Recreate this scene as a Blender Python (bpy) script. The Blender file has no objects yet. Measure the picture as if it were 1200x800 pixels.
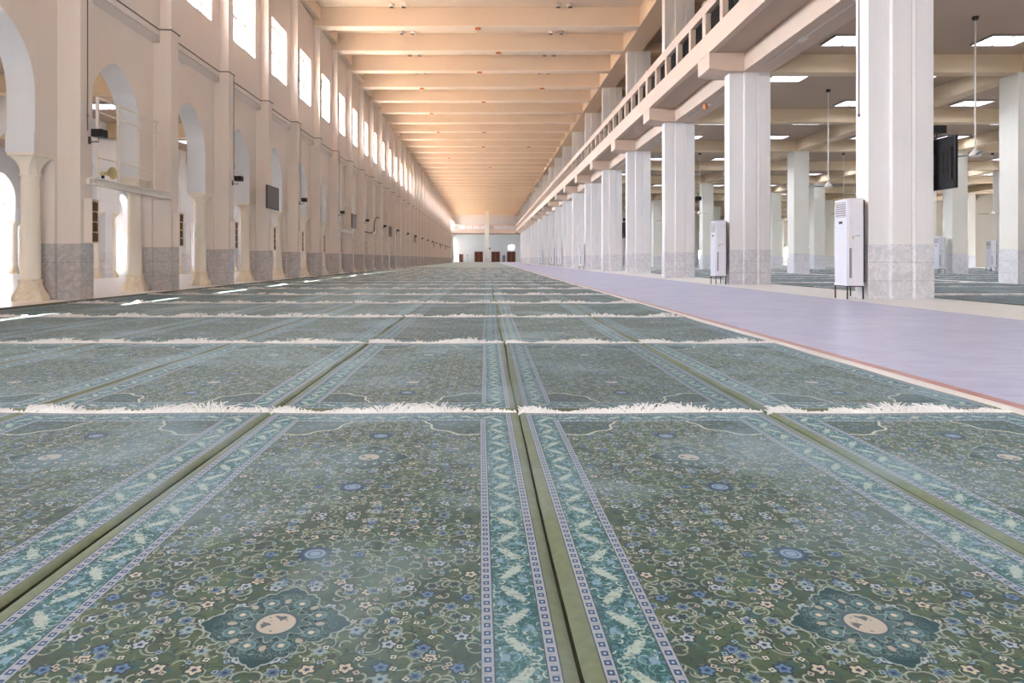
import bpy, bmesh, math, random
from mathutils import Vector, Matrix
random.seed(7)
PI = math.pi
sc = bpy.context.scene
COL = sc.collection

# ------------------------------------------------------------------ naming
ORD = ['nearest', 'second', 'third', 'fourth', 'fifth', 'sixth', 'seventh', 'eighth', 'ninth', 'tenth',
       'eleventh', 'twelfth']
def tag(o, label=None, cat=None, group=None, kind=None):
    if label: o['label'] = label
    if cat: o['category'] = cat
    if group: o['group'] = group
    if kind: o['kind'] = kind
    return o
def empty(name, loc=(0, 0, 0), rz=0.0):
    o = bpy.data.objects.new(name, None); COL.objects.link(o)
    o.location = loc; o.rotation_euler = (0, 0, rz); o.empty_display_size = .2
    return o
def copy_tree(o, parent=None):
    c = o.copy(); COL.objects.link(c); c.parent = parent
    for ch in list(o.children):
        copy_tree(ch, c)
    return c

# ------------------------------------------------------------------ mesh builder
class MB:
    def __init__(s): s.v = []; s.f = []; s.m = []
    def add(s, vs, fs, m=0):
        b = len(s.v); s.v += [tuple(p) for p in vs]
        for f in fs: s.f.append(tuple(b + i for i in f)); s.m.append(m)
    def box(s, x0, x1, y0, y1, z0, z1, m=0):
        if x0 > x1: x0, x1 = x1, x0
        if y0 > y1: y0, y1 = y1, y0
        s.add([(x0,y0,z0),(x1,y0,z0),(x1,y1,z0),(x0,y1,z0),(x0,y0,z1),(x1,y0,z1),(x1,y1,z1),(x0,y1,z1)],
              [(0,3,2,1),(4,5,6,7),(0,1,5,4),(1,2,6,5),(2,3,7,6),(3,0,4,7)], m)
    def prism(s, pts, z0, z1, m=0):          # pts: CCW outline in xy
        n = len(pts)
        s.add([(x,y,z0) for x,y in pts] + [(x,y,z1) for x,y in pts],
              [tuple(range(n-1,-1,-1)), tuple(range(n,2*n))] + [(i,(i+1)%n,n+(i+1)%n,n+i) for i in range(n)], m)
    def prism_y(s, pts, y0, y1, m=0):        # pts: outline in xz, extruded along y
        n = len(pts)
        s.add([(x,y0,z) for x,z in pts] + [(x,y1,z) for x,z in pts],
              [tuple(range(n)), tuple(range(2*n-1,n-1,-1))] + [(i,n+i,n+(i+1)%n,(i+1)%n) for i in range(n)], m)
    def rings(s, rings, m=0, cap=True):      # list of same-length vertex rings
        n = len(rings[0]); vs = [p for r in rings for p in r]; fs = []
        for k in range(len(rings)-1):
            for i in range(n):
                j = (i+1) % n
                fs.append((k*n+i, k*n+j, (k+1)*n+j, (k+1)*n+i))
        if cap:
            fs.append(tuple(range(n-1,-1,-1))); fs.append(tuple(range((len(rings)-1)*n, len(rings)*n)))
        s.add(vs, fs, m)
    def lathe(s, prof, c=(0,0,0), n=24, m=0, axis='z', cap=True):
        rs = []
        for r, h in prof:
            ring = []
            for i in range(n):
                a = 2*PI*i/n + PI/n
                p = (r*math.cos(a), r*math.sin(a), h)
                if axis == 'x': p = (p[2], p[0], p[1])
                elif axis == 'y': p = (p[1], p[2], p[0])
                ring.append((p[0]+c[0], p[1]+c[1], p[2]+c[2]))
            rs.append(ring)
        s.rings(rs, m, cap)
    def tube(s, pts, r, n=6, m=0):
        rs = []
        P = [Vector(p) for p in pts]
        for i, p in enumerate(P):
            d = (P[min(i+1,len(P)-1)] - P[max(i-1,0)]).normalized()
            up = Vector((0,0,1)) if abs(d.z) < .9 else Vector((1,0,0))
            a = d.cross(up).normalized(); b = d.cross(a).normalized()
            rr = r[i] if isinstance(r, (list, tuple)) else r
            rs.append([tuple(p + (a*math.cos(2*PI*k/n) + b*math.sin(2*PI*k/n))*rr) for k in range(n)])
        s.rings(rs, m)
    def build(s, name, mats, parent=None, smooth=False, bevel=0.0):
        me = bpy.data.meshes.new(name)
        me.from_pydata(s.v, [], s.f)
        if not isinstance(mats, (list, tuple)): mats = [mats]
        for mt in mats: me.materials.append(mt)
        if len(mats) > 1: me.polygons.foreach_set('material_index', s.m)
        bm = bmesh.new(); bm.from_mesh(me)
        bmesh.ops.recalc_face_normals(bm, faces=bm.faces)
        if bevel > 0:
            es = [e for e in bm.edges if len(e.link_faces) == 2 and e.calc_face_angle(0) > .6]
            bmesh.ops.bevel(bm, geom=es, offset=bevel, segments=2, affect='EDGES', profile=.6)
        bm.to_mesh(me); bm.free()
        if smooth:
            me.polygons.foreach_set('use_smooth', [True]*len(me.polygons))
            try: me.set_sharp_from_angle(angle=.7)
            except Exception: pass
        me.update()
        o = bpy.data.objects.new(name, me); COL.objects.link(o)
        if parent: o.parent = parent
        return o
def struct(o): o['kind'] = 'structure'; return o

# ------------------------------------------------------------------ node helpers
def lin(c):
    return tuple(((v/255)/12.92 if v/255 <= .04045 else (((v/255)+.055)/1.055)**2.4) for v in c) + (1,)
class E:
    """small expression wrapper round shader math nodes"""
    def __init__(s, nt, sock): s.nt = nt; s.s = sock
    def op(s, o, b=None, c=None, clamp=False):
        n = s.nt.nodes.new('ShaderNodeMath'); n.operation = o; n.use_clamp = clamp
        for i, a in enumerate((s, b, c)):
            if a is None: continue
            if isinstance(a, E): s.nt.links.new(a.s, n.inputs[i])
            else: n.inputs[i].default_value = a
        return E(s.nt, n.outputs[0])
    def __add__(s, b): return s.op('ADD', b)
    def __radd__(s, b): return s.op('ADD', b)
    def __sub__(s, b): return s.op('SUBTRACT', b)
    def __rsub__(s, b): return (s*-1)+b
    def __mul__(s, b): return s.op('MULTIPLY', b)
    def __rmul__(s, b): return s.op('MULTIPLY', b)
    def __truediv__(s, b): return s.op('DIVIDE', b)
    def abs(s): return s.op('ABSOLUTE')
    def cos(s): return s.op('COSINE')
    def sin(s): return s.op('SINE')
    def fract(s): return s.op('FRACT')
    def floor(s): return s.op('FLOOR')
    def sqrt(s): return s.op('SQRT')
    def lt(s, b): return s.op('LESS_THAN', b)
    def gt(s, b): return s.op('GREATER_THAN', b)
    def min(s, b): return s.op('MINIMUM', b)
    def max(s, b): return s.op('MAXIMUM', b)
    def pingpong(s, b): return s.op('PINGPONG', b)
    def below(s, b, w):       # smooth step: 1 when s < b
        n = s.nt.nodes.new('ShaderNodeMapRange'); n.clamp = True
        s.nt.links.new(s.s, n.inputs[0])
        if isinstance(b, E):
            d = s - b; s.nt.links.new(d.s, n.inputs[0]); b = 0
        n.inputs[1].default_value = b - w; n.inputs[2].default_value = b + w
        n.inputs[3].default_value = 1; n.inputs[4].default_value = 0
        return E(s.nt, n.outputs[0])
def new_mat(name):
    m = bpy.data.materials.new(name); m.use_nodes = True
    nt = m.node_tree; b = nt.nodes['Principled BSDF']
    return m, nt, b
def mixc(nt, fac, a, b):
    n = nt.nodes.new('ShaderNodeMix'); n.data_type = 'RGBA'
    for sock, v in ((n.inputs[0], fac), (n.inputs[6], a), (n.inputs[7], b)):
        if isinstance(v, E): nt.links.new(v.s, sock)
        elif hasattr(v, 'is_output'): nt.links.new(v, sock)
        elif isinstance(v, (int, float)): sock.default_value = v
        else: sock.default_value = v
    return n.outputs[2]
def noise(nt, vec, scale, detail=3, rough=.5, dist=0.0, out=0):
    n = nt.nodes.new('ShaderNodeTexNoise'); n.inputs['Scale'].default_value = scale
    n.inputs['Detail'].default_value = detail; n.inputs['Roughness'].default_value = rough
    n.inputs['Distortion'].default_value = dist
    if vec is not None: nt.links.new(vec, n.inputs['Vector'])
    return E(nt, n.outputs[out])
def coords(nt, kind='Object'):
    return nt.nodes.new('ShaderNodeTexCoord').outputs[kind]
def geo_pos(nt):
    return nt.nodes.new('ShaderNodeNewGeometry').outputs['Position']
def sep(nt, v):
    n = nt.nodes.new('ShaderNodeSeparateXYZ'); nt.links.new(v, n.inputs[0])
    return [E(nt, o) for o in n.outputs]
def comb(nt, x, y, z=0.0):
    n = nt.nodes.new('ShaderNodeCombineXYZ')
    for i, a in enumerate((x, y, z)):
        if isinstance(a, E): nt.links.new(a.s, n.inputs[i])
        else: n.inputs[i].default_value = a
    return n.outputs[0]
def bump(nt, b, h, strength=.2, dist=.01):
    n = nt.nodes.new('ShaderNodeBump'); n.inputs['Strength'].default_value = strength
    n.inputs['Distance'].default_value = dist
    nt.links.new(h.s if isinstance(h, E) else h, n.inputs['Height']); nt.links.new(n.outputs[0], b.inputs['Normal'])

def plain(name, rgb, rough=.5, metal=0.0, spec=.5):
    m, nt, b = new_mat(name)
    v = noise(nt, coords(nt), 9.0, 3)
    c = lin(rgb)
    d = tuple(x*.88 for x in c[:3]) + (1,)
    nt.links.new(mixc(nt, v, d, c), b.inputs['Base Color'])
    b.inputs['Roughness'].default_value = rough; b.inputs['Metallic'].default_value = metal
    b.inputs['Specular IOR Level'].default_value = spec
    return m
def painted(name, rgb, rough=.75, streak=.07):
    """painted concrete: faint vertical comb marks and blotchy weathering, in world space"""
    m, nt, b = new_mat(name)
    p = geo_pos(nt); x, y, z = sep(nt, p)
    fine = noise(nt, comb(nt, x*22, y*22, z*.7), 1.0, 3)
    blot = noise(nt, p, .6, 5)
    c = lin(rgb); lo = tuple(v*(1-streak*2.2) for v in c[:3]) + (1,)
    f = (fine*.55 + blot*.6).op('SUBTRACT', .15, clamp=True)
    nt.links.new(mixc(nt, f, lo, c), b.inputs['Base Color'])
    b.inputs['Roughness'].default_value = rough
    bump(nt, b, fine, .25, .006)
    return m
def marble(name, a, c2, joint=True, rough=.28, scale=1.2):
    m, nt, b = new_mat(name)
    p = geo_pos(nt); x, y, z = sep(nt, p)
    big = noise(nt, p, scale*.9, 5, .6, 1.2)
    n1 = noise(nt, p, scale*1.6, 6, .62, 2.2)
    vein = (n1 - .5).abs().below(.02, .03)
    base = mixc(nt, big, lin(a), lin(c2))
    col = mixc(nt, vein*.45, base, lin(tuple(min(255, v+34) for v in c2)))
    n2 = noise(nt, p, scale*2.9, 5, .6, 1.0)
    dk = (n2 - .52).abs().below(.012, .02)
    col = mixc(nt, dk*.18, col, lin(tuple(v*.6 for v in a)))
    if joint:
        jz = ((z/.39).fract() - .5).abs().gt(.487)
        col = mixc(nt, jz*.45, col, lin(tuple(v*.62 for v in a)))
    nt.links.new(col, b.inputs['Base Color']); b.inputs['Roughness'].default_value = rough
    return m
def emit(name, rgb, strength):
    m, nt, b = new_mat(name)
    b.inputs['Base Color'].default_value = lin((235,235,235))
    b.inputs['Emission Color'].default_value = lin(rgb); b.inputs['Emission Strength'].default_value = strength
    return m

M = {}
M['wall'] = painted('cream_wall_paint', (229, 217, 208))
M['reveal'] = painted('arch_paint', (220, 222, 226), streak=.04)
M['beam'] = painted('tan_beam_paint', (224, 202, 178), streak=.05)
M['ceil'] = painted('ceiling_paint', (238, 224, 206), streak=.04)
M['beam2'] = painted('gallery_paint', (210, 187, 168), streak=.05)
M['slab'] = painted('slab_paint', (188, 166, 146), streak=.06)
M['pillar'] = painted('pillar_paint', (229, 226, 225), streak=.05)
M['pillar2'] = painted('aisle_pillar_paint', (228, 224, 214), streak=.05)
M['aislebeam'] = painted('aisle_beam_paint', (220, 198, 166), streak=.05)
M['marble'] = marble('grey_marble', (154, 149, 149), (190, 184, 182))
M['marble2'] = marble('pale_grey_marble', (190, 188, 192), (216, 214, 216))
M['column'] = painted('cream_stone', (232, 222, 208), .5, streak=.05)
M['colbase'] = marble('weathered_stone', (206, 190, 166), (224, 210, 188), joint=False, rough=.5, scale=3)
M['white_metal'] = plain('white_metal', (224, 216, 208), .45)
M['ac'] = plain('appliance_white', (222, 220, 226), .35)
M['ac_front'] = plain('appliance_front_white', (212, 212, 220), .3)
M['acgrey'] = plain('appliance_grey', (142, 138, 142), .5)
M['black'] = plain('black_plastic', (24, 22, 24), .4)
M['screen'] = plain('dark_screen', (24, 22, 28), .2)
M['darkmetal'] = plain('dark_metal', (38, 34, 34), .45, .3)
M['cable'] = plain('grey_conduit', (112, 100, 90), .6)
M['wood'] = plain('dark_wood', (104, 50, 30), .4)
M['shelfwood'] = plain('brown_books', (104, 68, 34), .6)
M['shelfline'] = plain('shelf_edge', (196, 168, 112), .6)
M['brass'] = plain('yellowed_horn', (196, 178, 128), .5)
M['orange'] = plain('orange_housing', (206, 128, 70), .5)
M['frame'] = plain('aluminium_frame', (150, 142, 138), .4, .2)
M['light'] = emit('fluorescent_diffuser', (232, 240, 255), 4.2)
M['glight'] = emit('gallery_tube', (240, 222, 246), 5.0)
M['signlight'] = emit('lit_sign', (255, 255, 255), 3.0)
M['dull'] = plain('grey_box', (130, 134, 140), .6)

def mat_glass():
    m = bpy.data.materials.new('window_glass'); m.use_nodes = True; nt = m.node_tree
    nt.nodes.clear()
    o = nt.nodes.new('ShaderNodeOutputMaterial'); mx = nt.nodes.new('ShaderNodeMixShader')
    t = nt.nodes.new('ShaderNodeBsdfTransparent'); g = nt.nodes.new('ShaderNodeBsdfGlossy')
    t.inputs[0].default_value = (.97,.98,1,1); g.inputs['Roughness'].default_value = .03
    mx.inputs[0].default_value = .06
    nt.links.new(t.outputs[0], mx.inputs[1]); nt.links.new(g.outputs[0], mx.inputs[2]); nt.links.new(mx.outputs[0], o.inputs[0])
    return m
M['glass'] = mat_glass()

def mat_floor_marble():
    m, nt, b = new_mat('white_floor_marble')
    p = geo_pos(nt); x, y, z = sep(nt, p)
    j = ((x/.6).fract()-.5).abs().gt(.493).max(((y/.6).fract()-.5).abs().gt(.493))
    n = noise(nt, p, 1.5, 5, .6, 1.0)
    c = mixc(nt, n, lin((210,207,204)), lin((230,228,226)))
    c = mixc(nt, j*.4, c, lin((168,156,148)))
    nt.links.new(c, b.inputs['Base Color']); b.inputs['Roughness'].default_value = .3
    return m
def mat_tile():
    m, nt, b = new_mat('lilac_floor_tile')
    p = geo_pos(nt); x, y, z = sep(nt, p)
    row = (y/.1).floor()
    xs = (x/.2 + row*.5)
    j = (xs.fract()-.5).abs().gt(.485).max(((y/.1).fract()-.5).abs().gt(.47))
    wn = nt.nodes.new('ShaderNodeTexWhiteNoise'); wn.noise_dimensions = '2D'
    nt.links.new(comb(nt, xs.floor(), row), wn.inputs['Vector'])
    n = noise(nt, p, .35, 4)
    c = mixc(nt, E(nt, wn.outputs['Value'])*.6 + n*.4, lin((158,162,194)), lin((182,186,214)))
    c = mixc(nt, j*.5, c, lin((200,196,206)))
    nt.links.new(c, b.inputs['Base Color'])
    rr = noise(nt, p, 1.2, 3)
    nt.links.new((rr*.25+.22).s, b.inputs['Roughness'])
    bump(nt, b, 1.0 - j, .15, .003)
    return m
def mat_red():
    m, nt, b = new_mat('rose_stone_strip')
    p = geo_pos(nt); x, y, z = sep(nt, p)
    j = ((y/.3).fract()-.5).abs().gt(.48)
    n = noise(nt, p, 5, 4)
    c = mixc(nt, n, lin((150,92,92)), lin((190,132,126))); c = mixc(nt, j*.6, c, lin((196,176,170)))
    nt.links.new(c, b.inputs['Base Color']); b.inputs['Roughness'].default_value = .3
    return m
M['gap_shade'] = plain('rug_gap_shade', (70, 74, 52), .95); M['fmarble'] = mat_floor_marble(); M['tile'] = mat_tile(); M['red'] = mat_red()  # dark olive floor under the rugs stands in for shade in their gaps

# ------------------------------------------------------------------ the rug
RW, RL = 1.335, 2.99
def mat_rug(sat=.95):
    m, nt, b = new_mat('green_floral_rug')
    x, y, z = sep(nt, coords(nt))
    ax, ay = x.abs(), y.abs()
    dx, dy = (RW/2) - ax, (RL/2) - ay
    d = dx.min(dy)
    side = dx.lt(dy)
    s_ = side*ay + (1.0-side)*ax
    fold = comb(nt, ax, ay)
    OL, OLD, TEAL, DTEAL = lin((92,110,66)), lin((56,68,46)), lin((34,84,84)), lin((16,58,60))
    CREAM, LILAC, BLUE, NAVY, PEACH, LB = lin((206,200,178)), lin((190,194,208)), lin((92,128,170)), lin((26,40,74)), lin((214,186,160)), lin((150,180,200))
    # --- field ground
    g = noise(nt, fold, 7, 3)
    col = mixc(nt, (g-.35)*2.0, OLD, OL)
    w1 = noise(nt, fold, 13, 2, .5, 1.4)
    leaf = (w1-.5).abs().below(.035, .02) * noise(nt, fold, 23, 2).gt(.5)
    col = mixc(nt, leaf*.8, col, TEAL)
    wd = noise(nt, fold, 19, 1, .5, 2.2)
    col = mixc(nt, (wd-.62).gt(0)*.8, col, lin((40,44,40)))
    # scrolling vines: contour lines of a distorted field
    def scrolls(col, sc_, off, turns, width, thr, c):
        v = nt.nodes.new('ShaderNodeTexVoronoi'); v.voronoi_dimensions = '2D'; v.inputs['Scale'].default_value = sc_
        v.inputs['Randomness'].default_value = .75
        wob = noise(nt, fold, 14, 1)
        vv = comb(nt, ax+off+wob*.012, ay+off*.6+wob*.016)
        nt.links.new(vv, v.inputs['Vector'])
        dist = E(nt, v.outputs['Distance']); cc = sep(nt, v.outputs['Color'])
        qx, qy, _ = sep(nt, v.outputs['Position']); vx, vy, _ = sep(nt, vv)
        ang = (vy-qy).op('ARCTAN2', vx-qx)
        flip = cc[1].gt(.5)*2.0-1.0
        sp = (dist*turns + ang*flip*(1/(2*PI)) + cc[2]).fract()
        line = (sp-.5).abs().below(width, .05)*dist.gt(.1)*dist.below(.52, .03)*cc[0].gt(thr)
        return mixc(nt, line, col, c)
    col = scrolls(col, 12, .9, 2.0, .042, .25, lin((150,154,136)))
    col = scrolls(col, 17, 3.3, 1.8, .07, .3, lin((48,66,62)))
    col = scrolls(col, 19, 5.9, 1.5, .05, .4, lin((170,172,156)))
    col = scrolls(col, 27, 8.2, 1.4, .08, .45, lin((158,162,146)))
    # flowers: voronoi cells with petals
    def flowers(col, sc_, seedoff, rad, petals, outer, inner, thr, dens):
        v = nt.nodes.new('ShaderNodeTexVoronoi'); v.voronoi_dimensions = '2D'; v.inputs['Scale'].default_value = sc_
        v.inputs['Randomness'].default_value = .8
        vv = comb(nt, ax+seedoff, ay+seedoff*.7)
        nt.links.new(vv, v.inputs['Vector'])
        dist = E(nt, v.outputs['Distance'])
        px, py, _ = sep(nt, v.outputs['Position'])
        vx, vy, _ = sep(nt, vv)
        ang = (vy-py).op('ARCTAN2', vx-px)
        cc = sep(nt, v.outputs['Color'])
        R = ((ang*petals + cc[2]*6).cos()*.2 + 1.0) * rad
        on = cc[0].gt(dens)
        out = dist.below(R*1.0, .02)*on
        inn = dist.below(R*.72, .02)*on
        core = dist.below(R*.3, .02)*on
        col = mixc(nt, out, col, outer)
        tint = mixc(nt, cc[1].gt(thr), inner[0], inner[1])
        tint = mixc(nt, cc[2].gt(.72), tint, inner[2])
        col = mixc(nt, inn, col, tint)
        return mixc(nt, core, col, NAVY)
    col = flowers(col, 13, .31, .25, 5, lin((34,44,46)), (lin((166,174,182)), lin((78,112,156)), lin((196,180,156))), .55, .45)
    col = flowers(col, 14, 1.7, .24, 6, lin((136,144,132)), (lin((40,56,54)), lin((66,98,134)), lin((132,156,166))), .5, .4)
    col = flowers(col, 27, 4.7, .26, 4, lin((40,50,44)), (lin((196,192,172)), lin((130,154,168)), lin((176,162,140))), .5, .6)
    # corner arcs
    cx, cy = ax-(RW/2-.2), ay-(RL/2-.2)
    ca = cx.op('ARCTAN2', cy)
    cr = (cx*cx*1.0 + cy*cy).sqrt() + (ca*10).cos()*.012
    arc = cr.below(.27, .004); col = mixc(nt, arc*.55, col, DTEAL)
    col = mixc(nt, (cr-.27).abs().below(.006, .003), col, CREAM)
    # medallions
    def local(cy0):
        my = ay - cy0
        r = (x*x + my*my).sqrt(); a = my.op('ARCTAN2', x)
        return r, a, my
    r, a, my = local(.655)
    for k, (R0, amp, n1, c) in enumerate([(.139, .16, 4, lin((164,174,166))), (.1355, .16, 4, DTEAL)]):
        rr = ((a*4).cos()*amp + (a*12).cos()*.05 + ((a*16).cos().abs())*.05 + 1.0)*R0
        col = mixc(nt, r.below(rr, .002), col, c)
    # ring of blossoms inside the medallion
    ringa = ((a*(8/(2*PI))).fract()-.5)*(2*PI/8)
    bx = r*ringa.cos() - .096; by = r*ringa.sin()
    bd = (bx*bx+by*by).sqrt()
    col = mixc(nt, bd.below(.019, .002), col, lin((112,142,150))); col = mixc(nt, bd.below(.016, .002), col, lin((46,92,98))); col = mixc(nt, bd.below(.007,.002), col, PEACH)
    ringb = ((a*(8/(2*PI))+.5).fract()-.5)*(2*PI/8)
    bx = r*ringb.cos() - .100; by = r*ringb.sin(); bd = (bx*bx+by*by*2.2).sqrt()
    col = mixc(nt, bd.below(.011, .002), col, lin((172,156,138)))
    fil = noise(nt, comb(nt, x, my), 70, 1.5, .5, 2.0); col = mixc(nt, (fil-.5).abs().below(.03,.02)*r.below(.135,.01)*r.gt(.07)*.6, col, lin((150,166,160)))
    st = ((a*12).cos()*.16+1.0)
    col = mixc(nt, r.below(st*.069, .002), col, lin((160,168,160))); col = mixc(nt, r.below(st*.066, .002), col, lin((70,98,100)))
    col = mixc(nt, r.below(.047, .002), col, NAVY)
    col = mixc(nt, r.below(.044, .002), col, lin((184,172,156)))
    ink = noise(nt, comb(nt, x*34, my*34), 1.0, 1, .5, 1.0).gt(.56)*r.below(.034, .002)
    col = mixc(nt, ink*.85, col, lin((46,70,84)))
    # rosettes
    for cy0, R0 in ((.285, .036), (1.0, .038)):
        r2, a2, _ = local(cy0)
        sc2 = ((a2*12).cos()*.1+1.0)
        col = mixc(nt, r2.below(sc2*(R0*1.35), .002), col, NAVY)
        col = mixc(nt, r2.below(sc2*(R0*1.08), .002), col, lin((30,66,92)))
        col = mixc(nt, r2.below(R0*.8, .002), col, lin((132,152,178)))
        col = mixc(nt, ((r2-R0*.5).abs().below(.003, .002)), col, lin((70,92,126)))
    # --- borders
    def scrolls2(c0, sc_, off, turns, width, c):
        v = nt.nodes.new('ShaderNodeTexVoronoi'); v.voronoi_dimensions = '2D'; v.inputs['Scale'].default_value = sc_
        vv = comb(nt, d+off, s_+off*.6); nt.links.new(vv, v.inputs['Vector'])
        dist = E(nt, v.outputs['Distance']); cc = sep(nt, v.outputs['Color'])
        qx, qy, _ = sep(nt, v.outputs['Position']); vx, vy, _ = sep(nt, vv)
        ang = (vy-qy).op('ARCTAN2', vx-qx)
        line = ((dist*turns + ang*(1/(2*PI)) + cc[2]).fract()-.5).abs().below(width, .05)*dist.gt(.08)*dist.below(.5, .03)*cc[0].gt(.3)
        return mixc(nt, line, c0, lin(c))
    inb = d.lt(.2)
    bcol = mixc(nt, .5, TEAL, TEAL)
    v1 = noise(nt, comb(nt, d*1.0, s_), 24, 1.5, .5, 1.8)
    mb = mixc(nt, (v1-.5).abs().below(.03,.02)*.8, bcol, lin((92,140,142)))
    tt = (s_/.115); cell = tt.floor(); par = (cell*.5).fract().gt(.25)*2.0-1.0
    pp = (tt.fract()-.5)*.115; qq = (d-.118)*par
    ca_, sa_ = math.cos(.62), math.sin(.62)
    u_ = pp*ca_ + qq*sa_; w_ = qq*ca_ - pp*sa_
    jag = noise(nt, comb(nt, u_, w_, cell), 120, 1.5)
    lf = ((u_*u_)*(1/(.046*.046)) + (w_*w_)*(1/(.014*.014))).sqrt() + (jag-.5)*2.4
    leafm = lf.below(1.0, .12)
    u2 = pp - .05; w2_ = qq + .03
    lf2 = ((u2*u2)*(1/(.02*.02)) + (w2_*w2_)*(1/(.011*.011))).sqrt() + (jag-.5)*1.2
    vn = (qq - ((pp/.115)*(2*PI)).sin()*.028).abs().below(.0022, .0015)
    for sc2_, of2, tn2, w2x, cl2 in ((22, 2.2, 1.7, .09, (128,166,160)), (30, 7.1, 1.5, .1, (176,186,174)), (26, 9.4, 1.6, .1, (84,124,150))):
        mb = scrolls2(mb, sc2_, of2, tn2, w2x, cl2)
    mb = mixc(nt, vn*.35, mb, lin((140,168,160)))
    mb = mixc(nt, lf2.below(1.0, .15), mb, lin((120,150,170)))
    mb = mixc(nt, leafm*.85, mb, lin((180,188,176)))
    hole = noise(nt, comb(nt, d, s_), 60, 1).gt(.6)
    mb = mixc(nt, hole*.35, mb, DTEAL)
    gl = d.gt(.170); dg = gl*(d-.170) + (1.0-gl)*(d-.035)
    t = (s_/.034).fract()
    q = (dg/.031)
    gc = mixc(nt, noise(nt, comb(nt, d, s_), 80, 1), lin((132,136,146)), lin((176,178,188)))
    sq = (t-.5).abs().lt(.27)*((q-.5).abs().lt(.24))
    gc = mixc(nt, sq, gc, lin((44,62,104)))
    sq2 = (t-.5).abs().lt(.1)*((q-.5).abs().lt(.1)); gc = mixc(nt, sq2, gc, LB)
    ed = (q-.5).abs().gt(.41); gc = mixc(nt, ed, gc, lin((58,62,64)))
    isg = gl.max(d.lt(.066))
    bc = mixc(nt, isg, mb, gc)
    col = mixc(nt, inb, col, bc)
    plainb = mixc(nt, noise(nt, fold, 30, 2), lin((92,100,68)), lin((126,134,98)))
    col = mixc(nt, d.lt(.035), col, plainb)
    # pale bluish daylight sheen painted into parts of the rug colour
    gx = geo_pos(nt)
    sheen_mask = noise(nt, gx, 1.1, 4, .55, .5)
    sheen_f = (sheen_mask-.48).op('MULTIPLY', 5.0, clamp=True)
    col = mixc(nt, sheen_f*.42, col, lin((150,174,186)))
    rnd = nt.nodes.new('ShaderNodeObjectInfo').outputs['Random']
    hs = nt.nodes.new('ShaderNodeHueSaturation')
    nt.links.new((E(nt, rnd)*.26+.58).s, hs.inputs['Value'])
    hs.inputs['Saturation'].default_value = sat
    nt.links.new(col, hs.inputs['Color'])
    nt.links.new(hs.outputs[0], b.inputs['Base Color'])
    b.inputs['Roughness'].default_value = .62
    b.inputs['Specular IOR Level'].default_value = .12
    b.inputs['Sheen Weight'].default_value = .16
    b.inputs['Sheen Roughness'].default_value = .45
    b.inputs['Sheen Tint'].default_value = lin((200,225,240))
    pile = noise(nt, coords(nt), 420, 1)
    bump(nt, b, pile, .25, .003)
    return m
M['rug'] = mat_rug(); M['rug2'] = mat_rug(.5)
def mat_fringe():
    m, nt, b = new_mat('cotton_fringe')
    b.inputs['Base Color'].default_value = lin((214, 210, 206)); b.inputs['Roughness'].default_value = .9
    t = nt.nodes.new('ShaderNodeBsdfTranslucent'); t.inputs[0].default_value = lin((214, 210, 206))
    mx = nt.nodes.new('ShaderNodeMixShader'); mx.inputs[0].default_value = .15
    nt.links.new(b.outputs[0], mx.inputs[1]); nt.links.new(t.outputs[0], mx.inputs[2])
    nt.links.new(mx.outputs[0], nt.nodes['Material Output'].inputs[0])
    return m
M['fringe'] = mat_fringe()

def rug_mesh(seed):
    rnd = random.Random(seed)
    mb = MB(); nx, ny = 10, 24
    a1, a2, a3 = rnd.uniform(0, 6), rnd.uniform(0, 6), rnd.uniform(0, 6)
    def P(u, v, top):
        x = (u-.5)*RW; y = (v-.5)*RL
        x += .006*math.sin(v*5+a1)*(abs(u-.5)*2)**2
        z = .016 if top else 0.0
        if top:
            z += .0025*math.sin(v*14+a2)*math.sin(u*7+a3) + .003*math.exp(-((abs(u-.5)-.485)/.012)**2)
            if u in (0, 1) or v in (0, 1): z = .009
        return (x, y, z)
    us = [0, .012, .03] + [.03+.94*i/nx for i in range(1, nx)] + [.97, .988, 1]
    vs = [0, .006, .015] + [.015+.97*i/ny for i in range(1, ny)] + [.985, .994, 1]
    W = len(us)
    V = [P(u, v, True) for v in vs for u in us]
    F = [(j*W+i, j*W+i+1, (j+1)*W+i+1, (j+1)*W+i) for j in range(len(vs)-1) for i in range(W-1)]
    mb.add(V, F)
    rim = [i for i in range(W)] + [j*W+W-1 for j in range(1, len(vs))] + [(len(vs)-1)*W+i for i in range(W-2, -1, -1)] + [j*W for j in range(len(vs)-2, 0, -1)]
    n = len(rim); base = len(mb.v)
    for i in rim:
        x, y, z = mb.v[i]; mb.v.append((x, y, 0.0))
    for i in range(n):
        j = (i+1) % n
        mb.f.append((rim[j], rim[i], base+i, base+j)); mb.m.append(0)
    return mb
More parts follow.
